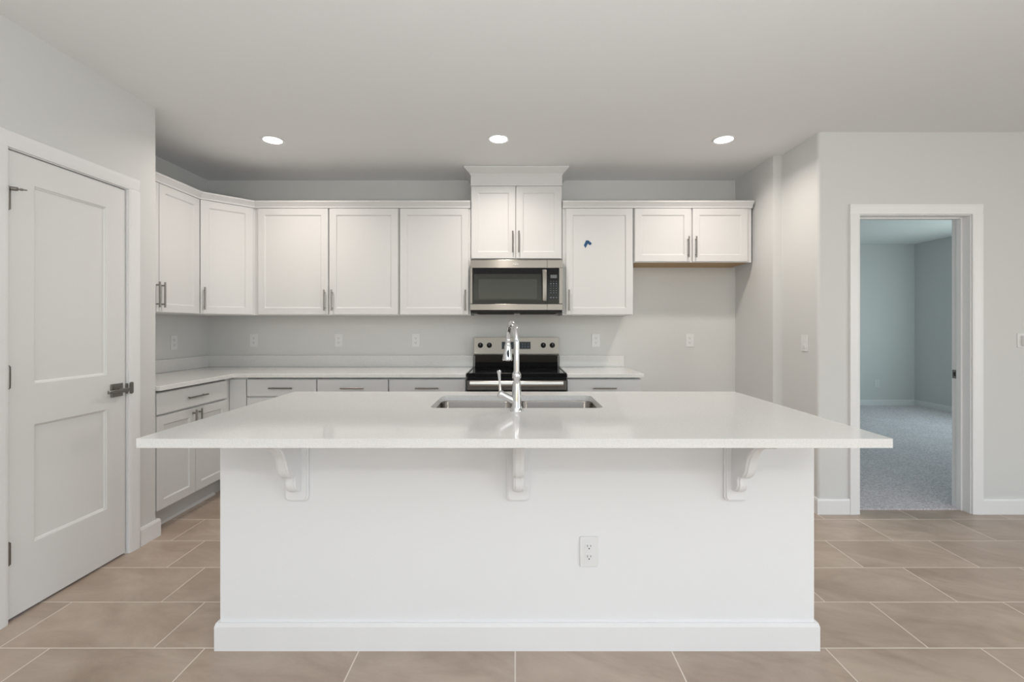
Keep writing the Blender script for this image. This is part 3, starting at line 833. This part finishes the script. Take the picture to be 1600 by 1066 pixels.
# sink
sk = thing('kitchen_sink', 'undermount stainless double-bowl sink set in the island', 'sink', ((SX0+SX1)/2, (SY0+SY1)/2, .66))
cxs, cys = (SX0+SX1)/2, (SY0+SY1)/2
def bowl(x0, x1, y0, y1):
    mb = MB(); zt = ZK-.0005-.66
    ringsdef = [(-.012, zt, .02), (0, zt, .045), (.002, zt-.006, .045), (.008, .03, .045), (.022, .008, .05), (.045, .0, .06)]
    prev = None
    for ins, z, r_ in ringsdef:
        ring = [mb.v((x, y, z)) for x, y in rrect(x0+ins, x1-ins, y0+ins, y1-ins, min(r_, .07), 6)]
        if prev:
            for i in range(len(ring)): mb.f([prev[i], prev[(i+1) % len(ring)], ring[(i+1) % len(ring)], ring[i]])
        prev = ring
    mb.f(prev)
    b = mb.build('bowl', sink_m, sk, smooth=True, angle=60)
    so = b.modifiers.new('solid', 'SOLIDIFY'); so.thickness = .0012; so.offset = 1
    mb = MB(); c = ((x0+x1)/2, (y0+y1)/2, 0)
    mb.lathe([(.045, .0015), (.043, .004), (.036, .003), (.032, .0015)], c, n=28, cap=False); mb.lathe([(.033, .0014), (.028, .0022), (.006, .0022)], c, n=24)
    mb.build('drain', nickel_m, b, smooth=True)
ex_ = .004
bowl(SX0-cxs-ex_, -.014, SY0-cys-ex_, SY1-cys+ex_); bowl(.014, SX1-cxs+ex_, SY0-cys-ex_, SY1-cys+ex_)

# faucet
fc = thing('kitchen_faucet', 'tall polished chrome pull-down faucet standing on the island', 'faucet', (.006, 2.012, ZT))
mb = MB()
mb.lathe([(.029, 0), (.029, .004), (.0265, .008), (.0245, .012), (.0235, .02)], n=32)
bs = mb.build('base_ring', chrome_m, fc, smooth=True, angle=50)
mb = MB()
mb.lathe([(.0225, .012), (.0222, .03), (.0205, .07), (.0175, .115), (.0155, .135), (.0185, .139), (.0195, .146), (.0195, .158), (.0175, .163), (.0150, .166), (.0128, .172)], n=32)
mb.build('body', chrome_m, fc, smooth=True, angle=50)
d = Vector((-.235, 1, 0)).normalized()
R_ = .088; z0 = .292
pts = [(0, 0, .168), (0, 0, .22), (0, 0, z0-.03)]
radii = [.0125, .0125, .0125]
for k in range(0, 21):
    a = PI*k/20*.965
    c = d*(R_*(1-math.cos(a))); pts.append((c.x, c.y, z0+R_*math.sin(a)*1.0)); radii.append(.0125-.0015*k/20)
mb = MB().tube(pts, radii, 24)
mb.build('spout_neck', chrome_m, fc, smooth=True, angle=50)
e = Vector(pts[-1]); e2 = Vector(pts[-2]); dn = (e-e2).normalized(); dn = Vector((dn.x*.6, dn.y*.3, dn.z)).normalized()
mb = MB().lathe([(.0135, -.004), (.0145, .002), (.0135, .006), (.0125, .012), (.013, .020), (.0155, .030), (.0165, .034), (.0165, .040), (.0175, .046), (.0235, .088), (.0245, .094), (.0215, .098), (.019, .0975)], e, dn, 32)
sh = mb.build('spray_head', chrome_m, fc, smooth=True, angle=50)
pc = e+dn*.064
MB().ellipsoid((pc.x+.003, pc.y-.0185, pc.z), (.0055, .006, .018)).build('spray_button', blackp_m, sh, smooth=True)
mb = MB()
a = Vector((-.014, 0, .045)); b = Vector((-.070, -.004, .075))
ax_ = (b-a).normalized(); ln = (b-a).length
mb.lathe([(.016, 0), (.016, .02), (.0145, ln*.6), (.0155, ln*.85), (.0165, ln), (.014, ln+.007), (.007, ln+.011)], a, ax_, 24)
mb.build('handle_joint', chrome_m, fc, smooth=True, angle=50)
a = b+Vector((-.001, 0, .008)); c_ = Vector((-.076, -.004, .176))
ax_ = c_-a; ln = ax_.length
mb = MB().lathe([(.0062, 0), (.0052, .02), (.0048, ln*.45), (.0068, ln*.8), (.0095, ln*.93), (.0095, ln*.97), (.005, ln)], a, ax_, 20)
mb.build('lever', chrome_m, fc, smooth=True, angle=50)

# corbels
def corbel(loc, label):
    t = thing('corbel', label, 'corbel', loc, 0, 'corbels under the island countertop')
    # wall plate with rounded lower corners, two steps
    def plate(hw_, z0_, r_):
        P_ = [(-hw_, 0), (-hw_, z0_+r_)]+arc(-hw_+r_, z0_+r_, r_, 180, 270)[1:]+arc(hw_-r_, z0_+r_, r_, 270, 360)+[(hw_, 0)]
        return P_
    mb = MB().prism(plate(.046, -.292, .018), -.012, 0, axis='y').prism(plate(.040, -.286, .014), -.019, -.011, axis='y')
    mb.build('back_plate', island_m, t, bevel=.002)
    prof = [(.0, 0), (.268, 0), (.272, -.012), (.262, -.020), (.240, -.022), (.215, -.028), (.190, -.040), (.166, -.058), (.148, -.080), (.138, -.100), (.130, -.122),
            (.124, -.142), (.112, -.160), (.096, -.171), (.080, -.174), (.068, -.180), (.064, -.192), (.066, -.206), (.062, -.222), (.052, -.236), (.038, -.244), (.018, -.247), (.0, -.247)]
    mb = MB(); prof = [(-y, z) for y, z in prof]
    mb.prism(prof, -.021, .021, axis='x')
    mb.build('bracket', island_m, t, bevel=.004, seg=3, smooth=True, angle=35)
    # raised scroll band following the face
    mb = MB(); pr = [(p[0]-.004, p[1]-.0015) for p in prof[4:21]]
    ins = [(p[0]+.004, p[1]+.004) for p in prof[4:21]]
    mb.prism(pr+ins[::-1], -.0125, .0125, axis='x')
    mb.build('face_band', island_m, t, bevel=.002, smooth=True, angle=35)
    return t
c1 = corbel((-.862, IY0-.0005, ZK-.0005), 'white scrolled corbel under the left part of the island worktop')
dup(c1, (.012, IY0-.0005, ZK-.0005), 0, 'white scrolled corbel under the middle of the island worktop')
dup(c1, (.870, IY0-.0005, ZK-.0005), 0, 'white scrolled corbel under the right part of the island worktop')
